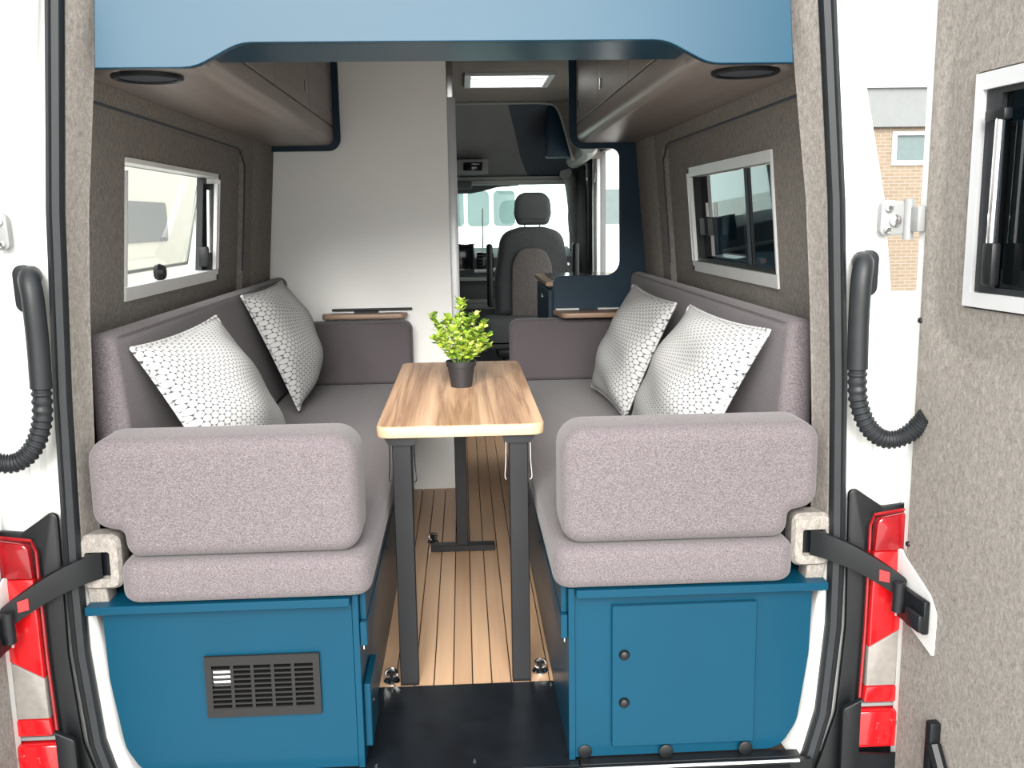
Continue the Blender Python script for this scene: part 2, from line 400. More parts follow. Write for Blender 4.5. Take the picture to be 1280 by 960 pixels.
# rear body corners, seals, felt pillars
for k, (s, sd, bn) in enumerate(SIDES):
    nm = 'left' if s < 0 else 'right'
    secs = []
    for z in ZS:
        xs, xo = interp(XS, z), max(interp(XO, z), interp(XS, z)+.04); xo = max(xo, .84 if z < 0 else 0)
        wd = xo-xs
        ri = .034 if z < .42 else .004
        secs.append([(s*x, y, z) for x, y in ((xs-ri-.011 if z < .42 else xs+.03, .10), (xs-ri-.006, .012), (xs-ri, .0), (xs+.017, -.003), (xs+.022, .006), (xs+.26*wd+.01, .008), (xs+.30*wd+.012, -.008), (xs+.5*wd, -.012), (xs+.54*wd, -.003), (xs+.86*wd, -.006), (xo-.004, .0), (xo+.004, .02), (xo+.014, .12), (xo+.03, .36))])
    wr = structure('wall_rear_'+nm, loft(secs), 'white_paint', 'white painted rear body corner beside '+bn, 'body panel')
    secs = []
    for z in ZS:
        xs = interp(XS, z)
        secs.append([(s*x, y, z) for x, y in ((xs-.016, -.001), (xs-.019, -.016), (xs-.014, -.028), (xs-.002, -.032), (xs+.001, -.027), (xs+.004, -.031), (xs+.012, -.026), (xs+.017, -.014), (xs+.017, -.001))])
    structure('trim_%d' % (3+k), loft(secs, True, True), 'black_rubber', 'black rubber door seal running up beside '+bn, 'door seal')
    secs = []
    for z in [z for z in ZS if z >= .5]+[.44]:
        xs, xi = interp(XS, z), interp(XI, z)
        secs.append((z, [(s*x, y, z) for x, y in ((xs-.012, .0), (xs-.014, -.006), (xs-.02, -.009), (xi+.004, .052), (xi, .060), (xi+.004, .068), (W(z)+.01, .14), (W(z)+.02, .16))]))
    pl = structure('trim_%d' % (5+k), loft([q for _, q in sorted(secs)]), 'felt_lining', 'felt covered rear pillar lining beside '+bn, 'pillar lining')
    # felt pocket that takes the door strap
    fmp = lambda x, z, d: (s*x, -.012+d, z)
    obj('strap_pocket', nested([((.704, .782, .436, .545), .018, .06), ((.700, .786, .432, .549), .02, .01), ((.706, .780, .438, .543), .016, 0), ((.722, .772, .456, .514), .005, .0), ((.724, .770, .458, .512), .004, .016)], fmp, 40), 'felt_lining', pl)
    obj('pocket_back', sided(B((.718, .778, .0035, .006, .45, .52)), s), 'screen_black', pl)
    obj('lower_felt', sided(prism([(.735, .40), (.775, .40), (.78, .45), (.74, .45)], 'Y', .0, .05, .004), s), 'felt_lining', pl)

# blue header over the rear opening
hd = P('header_panel', 'blue arched header panel spanning the top of the rear opening', 'panel', (.01, .1, 1.466))
hb_ = prism([(-.66, 1.95), (-.672, 1.466), (-.486, 1.466, .09), (-.40, 1.512, .09), (.42, 1.512, .09), (.505, 1.466, .09), (.672, 1.466), (.66, 1.95)], 'Y', .0, .02, .0015, 1)
for v in hb_.verts: v.co.y += .15*(v.co.z-1.466)
hd.part('face_board', hb_, 'blue_laminate')
hd.part('soffit', prism([(.031, 1.5125), (.245, 1.5125), (.245, 1.62), (.055, 1.62)], 'X', -.492, .492), 'blue_laminate')

# lockers
for s, sd, bn in SIDES:
    lk = P('overhead_locker', 'walnut overhead locker above '+bn, 'locker', (s*.64, 1.05, 1.475), 'overhead lockers')
    bb = bmesh.new()
    addprism(bb, [(.66, 1.476), (.494, 1.476, .085), (.494, 1.51), (.512, 1.51), (.512, 1.50, .04), (.66, 1.494)], 'Y', .030, .1595)
    addprism(bb, [(.753, 1.476), (.494, 1.476, .085), (.494, 1.546), (.512, 1.546), (.512, 1.50, .04), (.751, 1.494)], 'Y', .16, 2.098)
    lk.part('base_board', sided(bb, s), 'locker_wood')
    lk.part('carcass', sided(B((.512, .715, .25, 2.098, 1.52, 1.858)), s), 'locker_wood')
    for a, b in ((.25, .86), (.866, 1.478), (1.484, 2.096)):
        d = lk.part('door', sided(B((.493, .5115, a, b, 1.551, 1.856), bev=.0015, seg=1), s), 'locker_wood')
        lk.part('latch', sided(B((.489, .493, (a+b)/2+.22, (a+b)/2+.24, 1.60, 1.635), bev=.001, seg=1), s), 'steel_rod', d)
    if s < 0:
        lk.part('end_panel', prism([(-.748, 1.456), (-.468, 1.456, .05), (-.468, 1.858), (-.715, 1.858)], 'Y', 2.099, 2.12, .0015, 1), 'navy_laminate')
    sp = P('ceiling_speaker', 'flat dark round speaker set under the locker above '+bn, 'speaker', (s*.635, .16, 1.4755), 'speakers under the lockers')
    sp.part('rim', lathe([(.072, -.0), (.072, -.006), (.066, -.009), (.06, -.006), (.06, 0)], (s*.625, .165, 1.4755), n=32), 'black_plastic')
    sp.part('grille', lathe([(.06, -.001), (.06, -.004), (.03, -.0055), (.004, -.006)], (s*.625, .165, 1.4755), n=32), 'headliner_dark')

# white partition
pt = structure('wall_partition', B((-.815, -.036, 2.2, 2.225, -.008, 1.86)), 'white_panel', 'plain white washroom partition behind the vent grille bench', 'wall')
obj('edge_post', B((-.0355, .0, 2.196, 2.235, -.008, 1.672), bev=.004), 'profile_white', pt)
obj('upper_post', B((-.0355, -.008, 2.2, 2.235, 1.673, 1.86), bev=.003), 'steel_rod', pt)
obj('side_wall', B((-.06, -.012, 2.236, 3.15, -.008, 1.86)), 'headliner_dark', pt)
obj('front_side', B((-.86, -.012, 3.15, 3.18, -.008, 1.86)), 'headliner_dark', pt)

# roof hatch
rh = P('roof_hatch', 'bright square roof hatch in the ceiling beyond the partition', 'skylight', (.262, 3.035, 1.86))
bmh = slab([.046, .076, .448, .478], [2.81, 2.84, 3.23, 3.26], 1.846, 1.859, {(1, 1)})
rh.part('frame', bmh, 'profile_white', smooth=False)
rh.part('shaft', slab([.066, .076, .448, .458], [2.83, 2.84, 3.23, 3.24], 1.8595, 1.96, {(1, 1)}), 'white_panel', smooth=False)
rh.part('blind_bar', B((.077, .447, 3.08, 3.095, 1.865, 1.875), bev=.003), 'profile_white')
rh.part('dome', loft([[(.262+.22*k*a, 3.035+.23*k*b, 1.965+.05*(1-k*k)) for a, b in ((-1, -1), (0, -1), (1, -1), (1, 0), (1, 1), (0, 1), (-1, 1), (-1, 0))] for k in (1, .85, .6, .3, .02)], True), 'clear_glass')

# side windows
WY0, WY1, WZ0, WZ1 = .475, 1.375, .987, 1.333
def wbox(s, y0, y1, z0, z1, d0, d1):
    """a bar that follows the lean of the side wall"""
    return loft([[(s*(W(z)+d), y, z) for d, y in ((d0, y0), (d1, y0), (d1, y1), (d0, y1))] for z in (z0, z1)], True, True)
win = []
for k, (s, sd, bn) in enumerate(SIDES):
    wn = P('window_%d' % (k+1), ['clear side window with aluminium frame above the vent grille bench', 'dark tinted sliding side window above the knobbed hatch bench'][k], 'window', (s*.8, .925, WZ0), kind='structure')
    wn.part('frame', wbox(s, WY0, WY1, WZ0, WZ0+.034, -.006, .045), 'aluminium', smooth=False)
    wn.part('frame', wbox(s, WY0, WY1, WZ1-(.012 if s < 0 else .03), WZ1, -.006, .045), 'aluminium', smooth=False)
    wn.part('frame', wbox(s, WY1-.03, WY1-.008, WZ0+.035, WZ1-.031, -.006, .006), 'aluminium', smooth=False)
    wn.part('seal', wbox(s, WY1-.034, WY1-.008, WZ0+.035, WZ1-.031, .0062, .05), 'black_rubber', smooth=False)
    wn.part('frame', wbox(s, WY1-.007, WY1, WZ0+.035, WZ1-.013, -.008, .045), 'aluminium', smooth=False)
    wn.part('frame', wbox(s, WY0, WY0+.008, WZ0+.035, WZ1-.031, -.006, .045), 'aluminium', smooth=False)
    for zz in (WZ0+.001, WZ1-.018): wn.part('corner_block', wbox(s, WY1-.022, WY1-.006, zz, zz+.017, -.010, -.007), 'black_plastic', smooth=False)
    g = 'clear_glass' if s < 0 else 'tinted_glass'
    if s < 0:
        fl4 = [(-(W(1.33)+.045), WY0+.012, 1.325), (-(W(1.33)+.045), WY1-.06, 1.325), (-(W(1.02)+.085), WY1-.05, 1.045), (-(W(1.02)+.085), WY0, 1.045)]
        pn = wn.part('open_pane', loft([fl4[:2], [fl4[3], fl4[2]]]), g, smooth=False)
        wn.part('pane_rim', tube([fl4[0], fl4[1], fl4[2], fl4[3]], .006, 8), 'cab_trim_light', pn)
        wn.part('seal', wbox(s, WY1-.075, WY1-.0305, WZ0+.035, WZ1-.013, .03, .05), 'black_rubber', smooth=False)
        wn.part('stay_rod', tube([(s*.80, WY1-.09, 1.28), (s*.812, WY1-.09, 1.08)], .007), 'chrome')
        wn.part('stay_lock', B((s*.845, s*.81, WY1-.11, WY1-.085, 1.035, 1.10), bev=.006), 'black_plastic')
        kb = wn.part('catch', lathe([(.02, 0), (.024, .012), (.018, .026), (.004, .03)], (-.838, .80, 1.042), 'X', 16), 'black_plastic')
    else:
        wn.part('pane', wbox(s, WY0+.021, .80, WZ0+.035, WZ1-.031, .022, .026), g, smooth=False)
        wn.part('pane', wbox(s, .77, WY1-.031, WZ0+.035, WZ1-.031, .03, .034), g, smooth=False)
        wn.part('seal', wbox(s, WY1-.085, WY1-.0305, WZ0+.035, WZ1-.031, .035, .05), 'black_rubber', smooth=False)
        wn.part('divider', wbox(s, .772, .80, WZ0+.035, WZ1-.031, .012, .021), 'dark_window', smooth=False)
        wn.part('lower_track', wbox(s, WY0+.021, WY1-.031, WZ0+.035, WZ0+.047, .005, .02), 'black_plastic', smooth=False)
        for yy in (1.13, 1.235):
            h = wn.part('latch', wbox(s, yy, yy+.06, 1.11, 1.165, .008, .021), 'black_plastic', smooth=False)
            wn.part('sticker', wbox(s, yy+.02, yy+.045, 1.17, 1.215, .0275, .0295), 'pale_label', h, smooth=False)
#==BENCHES==
# bench cabinets
CAB = 'cabinet under the cushions'
for s, sd, bn in SIDES:
    YE = 2.19 if s < 0 else 2.147
    lab = ('blue bench cabinet with a black vent grille in its end panel' if s < 0 else 'blue bench cabinet with a hatch, two black knobs and three round black caps')
    bc = P('bench_cabinet', lab, 'cabinet', (s*.5, 1.1, 0), 'blue bench cabinets')
    bc.part('end_board', sided(prism([(.236, .006), (.69, .006, .05), (.728, .07, .08), (.749, .23, .2), (.752, .383), (.236, .383)], 'Y', .0, .018, .001, 1), s), 'blue_laminate')
    bc.part('side_board', sided(B((.222, .2355, -.002, YE, .004, .398), bev=.001, seg=1), s), 'blue_laminate')
    bc.part('top_board', sided(B((.2365, .775, -.03, YE, .384, .402), bev=.0015, seg=1), s), 'blue_laminate')
    bc.part('valance', sided(B((.2085, .2215, .02, 2.0, .335, .398), bev=.001, seg=1), s), 'blue_laminate')
    bc.part('rail', sided(B((.2065, .2215, .004, 1.9, .282, .3345), bev=.0015, seg=1), s), 'blue_laminate')
    bc.part('rail_pin', sided(lathe([(.003, -.01), (.003, 0)], (.216, .012, .282), n=8), s), 'chrome')
    for yy in (.55, 1.1): bc.part('rail_screw', sided(lathe([(.005, -.002), (.004, 0)], (.2065, yy, .31), 'X', 8), s), 'chrome')
    if s < 0:
        fd = bc.part('drop_flap', B((-.2215, -.206, .022, .17, .04, .185), bev=.002, seg=1), 'blue_laminate')
        bc.part('flap_stud', lathe([(.006, 0), (.005, .004)], (-.206, .06, .13), 'X', 10), 'black_plastic', fd)
        x0, x1, z0, z1 = -.548, -.308, .139, .276
        vg = bc.part('vent_backing', B((x0+.004, x1-.004, -.0035, -.0005, z0+.004, z1-.004)), 'slot_black')
        bc.part('vent_frame', slab([x0, x0+.014, x1-.014, x1], [z0, z0+.019, z1-.019, z1], -.011, -.0036, {(1, 1)}, lambda a, b, d: (a, d, b)), 'charcoal_grille', vg, False)
        iw, ih = (x1-x0-.028), (z1-z0-.038)
        for i in range(1, 5):
            xx = x0+.014+iw*i/5; bc.part('vent_bar', B((xx-.0035, xx+.0035, -.0105, -.0036, z0+.019, z1-.019)), 'charcoal_grille', vg)
        sm = None
        for i in range(10):
            zz = z0+.019+ih*i/9
            o = bc.part('vent_slat', B((x0+.014, x1-.014, -.0102, -.0036, zz-.0019, zz+.0019)), 'charcoal_grille', vg)
        bc.part('heater_label', B((x0+.016, x0+.058, -.0045, -.0036, z1-.068, z1-.033)), 'pale_label', vg)
    else:
        ad = bc.part('hatch', B((.315, .628, -.013, -.0008, .034, .358), bev=.0015, seg=1), 'blue_laminate')
        for zz in (.248, .138):
            bc.part('knob', lathe([(.0115, 0), (.0115, -.003), (.009, -.008), (.003, -.0105)], (.341, -.0132, zz), 'Y', 20), 'black_plastic', ad)
        for xx in (.257, .434, .610):
            bc.part('cap', lathe([(.0155, 0), (.0155, -.003), (.012, -.0045)], (xx, -.0135 if .31 < xx < .63 else -.0006, .0195), 'Y', 20), 'black_plastic')
        bc.part('edge_strip', B((.2225, .2355, -.006, -.0022, .004, .398)), 'blue_laminate')

# cushions
def soft(pts, axis, d0, d1, bev, seg=5):
    """prism with rounded rims, built from inset outlines so concave corners stay clean"""
    P2 = [Vector(p[:2]) for p in pts]; n = len(P2)
    area = sum(P2[i-1].x*P2[i].y-P2[i].x*P2[i-1].y for i in range(n)); sg = 1 if area > 0 else -1
    def inset(d):
        out = []
        for i in range(n):
            a, c, b = P2[i-1], P2[i], P2[(i+1) % n]
            e0, e1 = (c-a).normalized(), (b-c).normalized(); n0, n1 = Vector((-e0.y, e0.x))*sg, Vector((-e1.y, e1.x))*sg
            q = (n0+n1)/(1+n0.dot(n1)); convex = (e0.x*e1.y-e0.y*e1.x)*sg > 0
            r = pts[i][2]
            out.append((*(c+q*d), max(.001, r-d) if convex else r+d))
        return fillet(out)
    f = MAPS[axis]; loops = []
    for k in range(seg+1):
        a = k/seg*math.pi/2; loops.append((inset(bev*(1-math.sin(a))), d0+bev*(1-math.cos(a))))
    for k in range(seg, -1, -1):
        a = k/seg*math.pi/2; loops.append((inset(bev*(1-math.sin(a))), d1-bev*(1-math.cos(a))))
    return loft([[f(p.x, p.y, d) for p in l] for l, d in loops], True, True)
def cush(name, bm, label, group): return tag(obj(name, bm, 'mauve_tweed', ang=60), label, 'cushion', group)
def softbox(x0, x1, y0, y1, z0, z1, r):
    return B((x0, x1, y0, y1, z0, z1), bev=r, seg=4)
def seam(bm_pts, parent, r=.0016): return obj('seam', tube(bm_pts, r, 6), 'mauve_tweed', parent)
for s, sd, bn in SIDES:
    YE = 2.185 if s < 0 else 2.14
    c = cush('seat_cushion', sided(soft([(.19, -.034, .04), (.702, -.034, .04), (.702, .145, .02), (.79, .145, .03), (.79, YE, .03), (.19, YE, .03)], 'Z', .4035, .496, .026), s), 'long mauve-grey tweed seat cushion lying on '+bn, 'seat cushions')
    z = .489
    c = cush('backrest_cushion', sided(soft([(.69, .498, .02), (.79, .498, .02), (.785, .945, .022), (.728, .945, .03)], 'Y', .135, YE, .018), s), 'long mauve-grey backrest cushion along the wall behind '+bn, 'backrest cushions')
    seam([(s*(.728+.002), .16+1.95*k/12, .939) for k in range(13)], c)
    c = cush('bolster_cushion', sided(soft([(.208, .497, .045), (.688, .497, .04), (.692, .553, .012), (.752, .566, .04), (.752, .748, .045), (.208, .748, .055)], 'Y', -.022, .128, .032, 6), s), 'chunky mauve-grey bolster with a notched corner at the end of '+bn, 'end bolsters')
    seam([(s*x, -.0185, .725) for x in (.245, .4, .55, .72)], c)
    c = cush('end_cushion', sided(soft([(.205, .497, .025), (.686, .497, .025), (.686, .757, .03), (.205, .757, .04)], 'Y', 2.06, YE, .02), s), 'low tweed end cushion '+('against the white partition' if s < 0 else 'against the navy kitchen panel'), 'inner end cushions')

# throw pillows
def pillow(tl, tr, br, bl, T, flip, label, big=.044):
    """four corners of the visible face, puffed; flip=True puts the large discs at the tr side"""
    tl, tr, br, bl = map(Vector, (tl, tr, br, bl)); N = 40; bm = bmesh.new(); uvl = bm.loops.layers.uv.new('UVMap')
    nrm = ((tr-bl).cross(br-tl)).normalized()
    if nrm.y > 0 and abs(nrm.y) > abs(nrm.x) or nrm.z < 0: nrm = -nrm
    rnd = random.Random(label); ph = [rnd.uniform(0, 6.28) for _ in range(6)]
    def pos(u, v, side):
        a, b = 2*u-1, 2*v-1
        pin = .055
        uu = .5+.5*a*(1-pin*(1-b*b)); vv = .5+.5*b*(1-pin*(1-a*a))
        p = (tl*(1-uu)+tr*uu)*(1-vv)+(bl*(1-uu)+br*uu)*vv
        h = max(0, (1-a*a))**.55*max(0, (1-b*b))**.55
        wr = .006*math.sin(9*u+4*v+ph[0])+.004*math.sin(15*v-6*u+ph[1])
        edge = min(u, v, 1-u, 1-v)
        return p+nrm*((T*h*.5 if side > 0 else -T*h*.1)+wr*min(1, edge*8)*(side > 0))
    a0 = .5
    def uv(u, v):
        q = (1-u) if not flip else u
        x, y = a0+q, v-.5
        return ((math.log(math.hypot(x, y))+2)/(big/1.5), (math.atan2(y, x)+2)/(big/1.5))
    for side in (1, -1):
        g = [[bm.verts.new(pos(i/N, j/N, side)) for j in range(N+1)] for i in range(N+1)]
        for i in range(N):
            for j in range(N):
                q = [(i, j), (i+1, j), (i+1, j+1), (i, j+1)]
                f = bm.faces.new([g[a][b] for a, b in q])
                for lp, (a, b) in zip(f.loops, q): lp[uvl].uv = uv(a/N, b/N)
    bmesh.ops.remove_doubles(bm, verts=bm.verts, dist=.0004)
    o = obj('throw_pillow', bm, 'hex_print', ang=70); tag(o, label, 'pillow', 'honeycomb print pillows')
    ed = [pos(i/N, 0, 0) for i in range(N+1)]+[pos(1, j/N, 0) for j in range(1, N+1)]+[pos(1-i/N, 1, 0) for i in range(1, N+1)]+[pos(0, 1-j/N, 0) for j in range(1, N)]
    pb = bmesh.new(); addtube(pb, ed+[ed[0]], .005, 6)
    uvl = pb.loops.layers.uv.new('UVMap')
    for f in pb.faces:
        for lp in f.loops: lp[uvl].uv = (lp.vert.co.y*40, lp.vert.co.z*40)
    obj('piping', pb, 'hex_print', o)
    return o
pillow((-.715, .20, .905), (-.655, .70, .925), (-.52, .90, .53), (-.56, .34, .52), .19, False, 'pale honeycomb print pillow next to the bolster on the vent grille bench')
pillow((-.715, 1.28, .935), (-.685, 1.83, .95), (-.59, 1.99, .54), (-.575, 1.43, .52), .21, False, 'pale honeycomb print pillow next to the white partition')
pillow((.675, 1.77, .915), (.675, 1.03, .905), (.535, 1.13, .525), (.505, 1.73, .525), .15, True, 'pale honeycomb print pillow standing behind another on the knobbed hatch bench')
pillow((.675, .84, .915), (.705, .20, .915), (.56, .34, .525), (.535, 1.06, .525), .16, True, 'pale honeycomb print pillow next to the bolster on the knobbed hatch bench')

# table
tb = P('dining_table', 'walnut topped folding table on black steel legs in the aisle', 'table', (0, .88, 0))
tt = tb.part('table_top', prism([(-.206, .352, .035), (.206, .352, .035), (.203, 1.415, .03), (-.203, 1.415, .03)], 'Z', .652, .68, .004, 2), 'edge_band')
tb.part('walnut_sheet', prism([(-.2035, .3545, .033), (.2035, .3545, .033), (.2005, 1.4125, .028), (-.2005, 1.4125, .028)], 'Z', .6795, .6812, .0005, 1), 'walnut_table', tt)
for x in (-.1455, .1415):
    lg = tb.part('leg', B((x-.0235, x+.0235, .374, .404, .001, .631), bev=.002, seg=1), 'black_powder')
    tb.part('leg_bracket', prism([(x-.03, .631), (x+.03, .631), (x+.042, .6515), (x-.042, .6515)], 'Y', .366, .46), 'black_powder', lg)
    for q in (-1, 1):
        tb.part('wire_stay', tube(spline([(x+q*.03, .385, .634), (x+q*.031, .384, .58), (x+q*.0335, .384, .545), (x+q*.031, .384, .535), (x+q*.0238, .386, .533)], 5), .0016, 6), 'chrome', lg)
    tb.part('foot_plate', B((x-.0235, x+.0235, .372, .4045, .0005, .004)), 'black_plastic', lg)
tb.part('post', B((-.030, .011, 1.372, 1.402, .022, .6515), bev=.002, seg=1), 'black_powder')
tb.part('foot_bar', B((-.122, .106, 1.366, 1.408, .0005, .024), bev=.002, seg=1), 'black_powder')
tb.part('mounting_plate', B((-.07, .05, 1.3, 1.405, .642, .6515)), 'black_powder')

# lashing eyes
for x, y, lab in ((-.193, .395, 'chrome lashing eye on the planks beside the vent grille bench'), (.193, .42, 'chrome lashing eye on the planks beside the knobbed hatch bench'), (-.118, 1.47, 'chrome lashing eye far along the planks before the partition')):
    le = P('lashing_eye', lab, 'lashing eye', (x, y, 0), 'floor lashing eyes')
    le.part('cup', lathe([(.021, .0005), (.021, .005), (.017, .008), (.013, .005), (.004, .005)], (x, y, 0), n=20), 'chrome')
    le.part('stud', lathe([(.011, .004), (.011, .012), (.007, .015), (.008, .026), (.012, .028), (.012, .034), (.006, .037)], (x, y, 0), n=14), 'black_plastic')
    le.part('ring', tube([(x+.015*math.cos(a), y-.004, .026+.013*math.sin(a)) for a in [2*math.pi*k/20 for k in range(21)]], .003, 6), 'chrome')

# plant
px_, py_ = .003, .905
pp = P('potted_plant', 'small leafy green plant in a black pot standing on the table', 'plant', (px_, py_, .6813))
pp.part('pot', lathe([(.031, .0), (.041, .062), (.044, .062), (.0455, .078), (.042, .078), (.04, .066), (.004, .066)], (px_, py_, .6814), n=28), 'pot_black')
pp.part('soil', lathe([(.0385, .064), (.0385, .069), (.004, .071)], (px_, py_, .6814), n=20), 'soil')
def leaf(bm, p, d, L, wd, rnd):
    d = d.normalized(); sidev = d.cross(Vector((0, 0, 1)));
    if sidev.length < .1: sidev = Vector((1, 0, 0))
    sidev = (sidev.normalized()+Vector((rnd.uniform(-.4, .4), rnd.uniform(-.4, .4), rnd.uniform(-.5, .5)))).normalized(); upv = sidev.cross(d)
    pts = [(0, 0), (.3, .42), (.65, .5), (.9, .28), (1, 0)]
    top = [bm.verts.new(p+d*L*a+sidev*wd*b+upv*L*.15*b) for a, b in pts]
    bot = [bm.verts.new(p+d*L*a-sidev*wd*b+upv*L*.15*b) for a, b in pts[1:-1]]
    mid = [bm.verts.new(p+d*L*a) for a, b in pts[1:-1]]
    bm.faces.new((top[0], top[1], mid[0])); bm.faces.new((top[0], mid[0], bot[0]))
    for i in range(2):
        bm.faces.new((top[i+1], top[i+2], mid[i+1], mid[i])); bm.faces.new((mid[i], mid[i+1], bot[i+1], bot[i]))
    bm.faces.new((top[3], top[4], mid[2])); bm.faces.new((mid[2], top[4], bot[2]))
rp = random.Random(21)
tips = [(1.1*a_, b_, c_) for a_, b_, c_ in [(-.072, -.01, .155), (.0, 0, .20), (.008, .01, .195), (.042, .02, .15), (.066, -.005, .13), (-.03, -.02, .15), (.02, -.03, .14), (-.055, .02, .12), (.05, -.03, .11), (-.02, -.055, .115), (.02, -.055, .10), (-.05, -.03, .095), (.072, .01, .085), (0, .05, .14), (-.035, .04, .13), (.03, .045, .13), (-.005, -.045, .135), (.06, -.04, .075), (-.068, -.01, .08), (.03, -.05, .085), (.074, 0, .05), (0, -.06, .08)]]
for tx, ty, tz in tips:
    b0 = Vector((px_+tx*.2, py_+ty*.2, .748)); b2 = Vector((px_+tx, py_+ty, .7514+tz*.93)); b1 = (b0+b2)/2+Vector((tx*.12, ty*.12, .012))
    path = spline([b0, b1, b2], 5)
    sp = pp.part('sprig', tube(path, .0012, 5), 'stem_green')
    lb = bmesh.new()
    for i, p in enumerate(path[2:]):
        for q in range(5 if i < len(path)-4 else 7):
            a = rp.uniform(0, 6.28); leaf(lb, p, Vector((math.cos(a), math.sin(a), rp.uniform(.1, 1.0))), rp.uniform(.014, .024), rp.uniform(.012, .017), rp)
    o = pp.part('leaves', lb, 'leaf_green', sp); o['kind'] = 'stuff'

# flip-up shelves
sf = P('flap_shelf', 'narrow wooden shelf on a black rail on the white partition', 'shelf', (-.4, 2.14, .78), 'small flap shelves')
sf.part('board', prism([(-.585, 2.175, .01), (-.575, 2.10, .02), (-.236, 2.10, .02), (-.222, 2.175, .01)], 'Z', .770, .788, .003, 2), 'shelf_wood')
sf.part('rail', B((-.545, -.205, 2.178, 2.1995, .796, .806), bev=.002, seg=1), 'black_powder')
sf.part('hinge_plate', B((-.45, -.35, 2.16, 2.198, .7885, .7955)), 'black_plastic')
sf.part('bracket', B((-.56, -.25, 2.1755, 2.1995, .772, .7875)), 'profile_white')
sf = P('flap_shelf', 'narrow wooden shelf with bright edge strips on the navy kitchen panel', 'shelf', (.55, 2.05, .78), 'small flap shelves')
sf.part('board', prism([(.392, 2.148, .01), (.42, 1.975, .03), (.655, 1.975, .03), (.68, 2.148, .01)], 'Z', .768, .788, .003, 2), 'shelf_wood')
for a, b in ((.405, .505), (.585, .675)): sf.part('edge_strip', B((a, b, 2.125, 2.148, .7885, .794), bev=.001, seg=1), 'aluminium')

# kitchen unit
ku = P('kitchen_unit', 'navy kitchen unit with a walnut top and tall cut-out end panel', 'kitchen unit', (.6, 2.45, 0))
ku.part('end_panel', prism([(.398, .0), (.398, .93, .035), (.683, .93, .06), (.679, 1.458, .06), (.60, 1.456), (.468, 1.456, .06), (.468, 1.858), (.718, 1.858), (.75, 1.5), (.803, .9), (.808, 0)], 'Y', 2.15, 2.17, .0015, 1), 'navy_laminate')
ku.part('carcass', B((.395, .80, 2.171, 2.80, .0, .885)), 'navy_laminate')
ku.part('worktop', B((.368, .80, 2.171, 2.82, .886, .906), bev=.002, seg=1), 'shelf_wood')
ku.part('sink_lid', B((.41, .70, 2.25, 2.74, .9065, .912), bev=.003, seg=1), 'screen_black')
for z0 in (.60, .30, .02):
    d = ku.part('drawer', B((.378, .3945, 2.175, 2.79, z0, z0+.27), bev=.001, seg=1), 'navy_laminate')
    ku.part('pull', lathe([(.014, 0), (.014, -.004), (.01, -.006)], (.378, 2.48, z0+.22), 'X', 16), 'steel_rod', d)
#==CAB==
# cab: seat turned to face the living area
st = P('swivel_seat', 'dark cab seat with brown tweed centre turned to face the table', 'seat', (.43, 3.75, 0))
st.part('pedestal', B((.24, .62, 3.5, 3.85, .004, .40), (.20, .66, 3.42, 3.86, .40, .455), bev=.01), 'black_plastic')
st.part('seat_pad', prism([(.118, .46, .03), (.66, .46, .03), (.675, .60, .05), (.12, .61, .05)], 'Y', 3.32, 3.85, .04, 4), 'seat_charcoal')
bk = st.part('backrest', prism([(.205, .60), (.20, .80, .3), (.245, 1.09, .14), (.36, 1.125, .1), (.50, 1.125, .1), (.61, 1.09, .14), (.655, .80, .3), (.65, .60)], 'Y', 3.76, 3.92, .045, 4), 'seat_charcoal')
st.part('centre_panel', prism([(.298, .60), (.302, .90, .1), (.34, 1.0, .08), (.50, 1.0, .08), (.54, .90, .1), (.55, .60)], 'Y', 3.745, 3.80, .012, 3), 'brown_tweed', bk)
hr = st.part('headrest', prism([(.345, 1.135, .03), (.525, 1.135, .03), (.545, 1.20, .05), (.535, 1.325, .075), (.335, 1.325, .075), (.325, 1.20, .05)], 'Y', 3.78, 3.88, .035, 4), 'seat_charcoal')
for x in (.39, .48): st.part('headrest_post', tube([(x, 3.83, 1.08), (x, 3.83, 1.16)], .007), 'chrome', hr)
st.part('armrest', B((.155, .192, 3.72, 3.79, .66, 1.03), bev=.015, seg=3), 'black_plastic')
st.part('armrest', B((.662, .70, 3.72, 3.79, .66, 1.03), bev=.015, seg=3), 'black_plastic')
st.part('lever', tube([(.12, 3.6, .53), (.10, 3.5, .525)], .012), 'cab_trim_light')

db = P('dashboard', 'dark grey cab dashboard below the windscreen', 'dashboard', (0, 4.6, 0))
db.part('body', prism([(4.36, .50, .03), (4.33, .80, .05), (4.44, .925, .06), (4.92, .975), (4.92, .01), (4.55, .01)], 'X', -.77, .76), 'dash_grey')
db.part('shelf_lip', B((-.76, .76, 4.30, 4.36, .78, .805), bev=.008), 'cab_trim_light')
db.part('lower_tray', B((.02, .75, 4.28, 4.40, .60, .63), (.02, .75, 4.30, 4.345, .63, .66), bev=.005), 'headliner_grey')
dp = db.part('display_frame', B((-.10, .092, 4.27, 4.29, .853, 1.022), bev=.004), 'chrome')
db.part('display', B((-.094, .086, 4.262, 4.2695, .862, 1.016), bev=.003), 'screen_black', dp)
vt = db.part('air_vent', B((.105, .215, 4.29, 4.36, .86, .965), bev=.008), 'screen_black')
for i in range(4): db.part('fin', B((.112, .208, 4.282, 4.2895, .875+.022*i, .880+.022*i)), 'dash_grey', vt)
db.part('trim_bar', tube(spline([(.09, 4.27, .845), (.2, 4.262, .85), (.35, 4.262, .87), (.7, 4.27, .88)], 5), .012), 'profile_white')

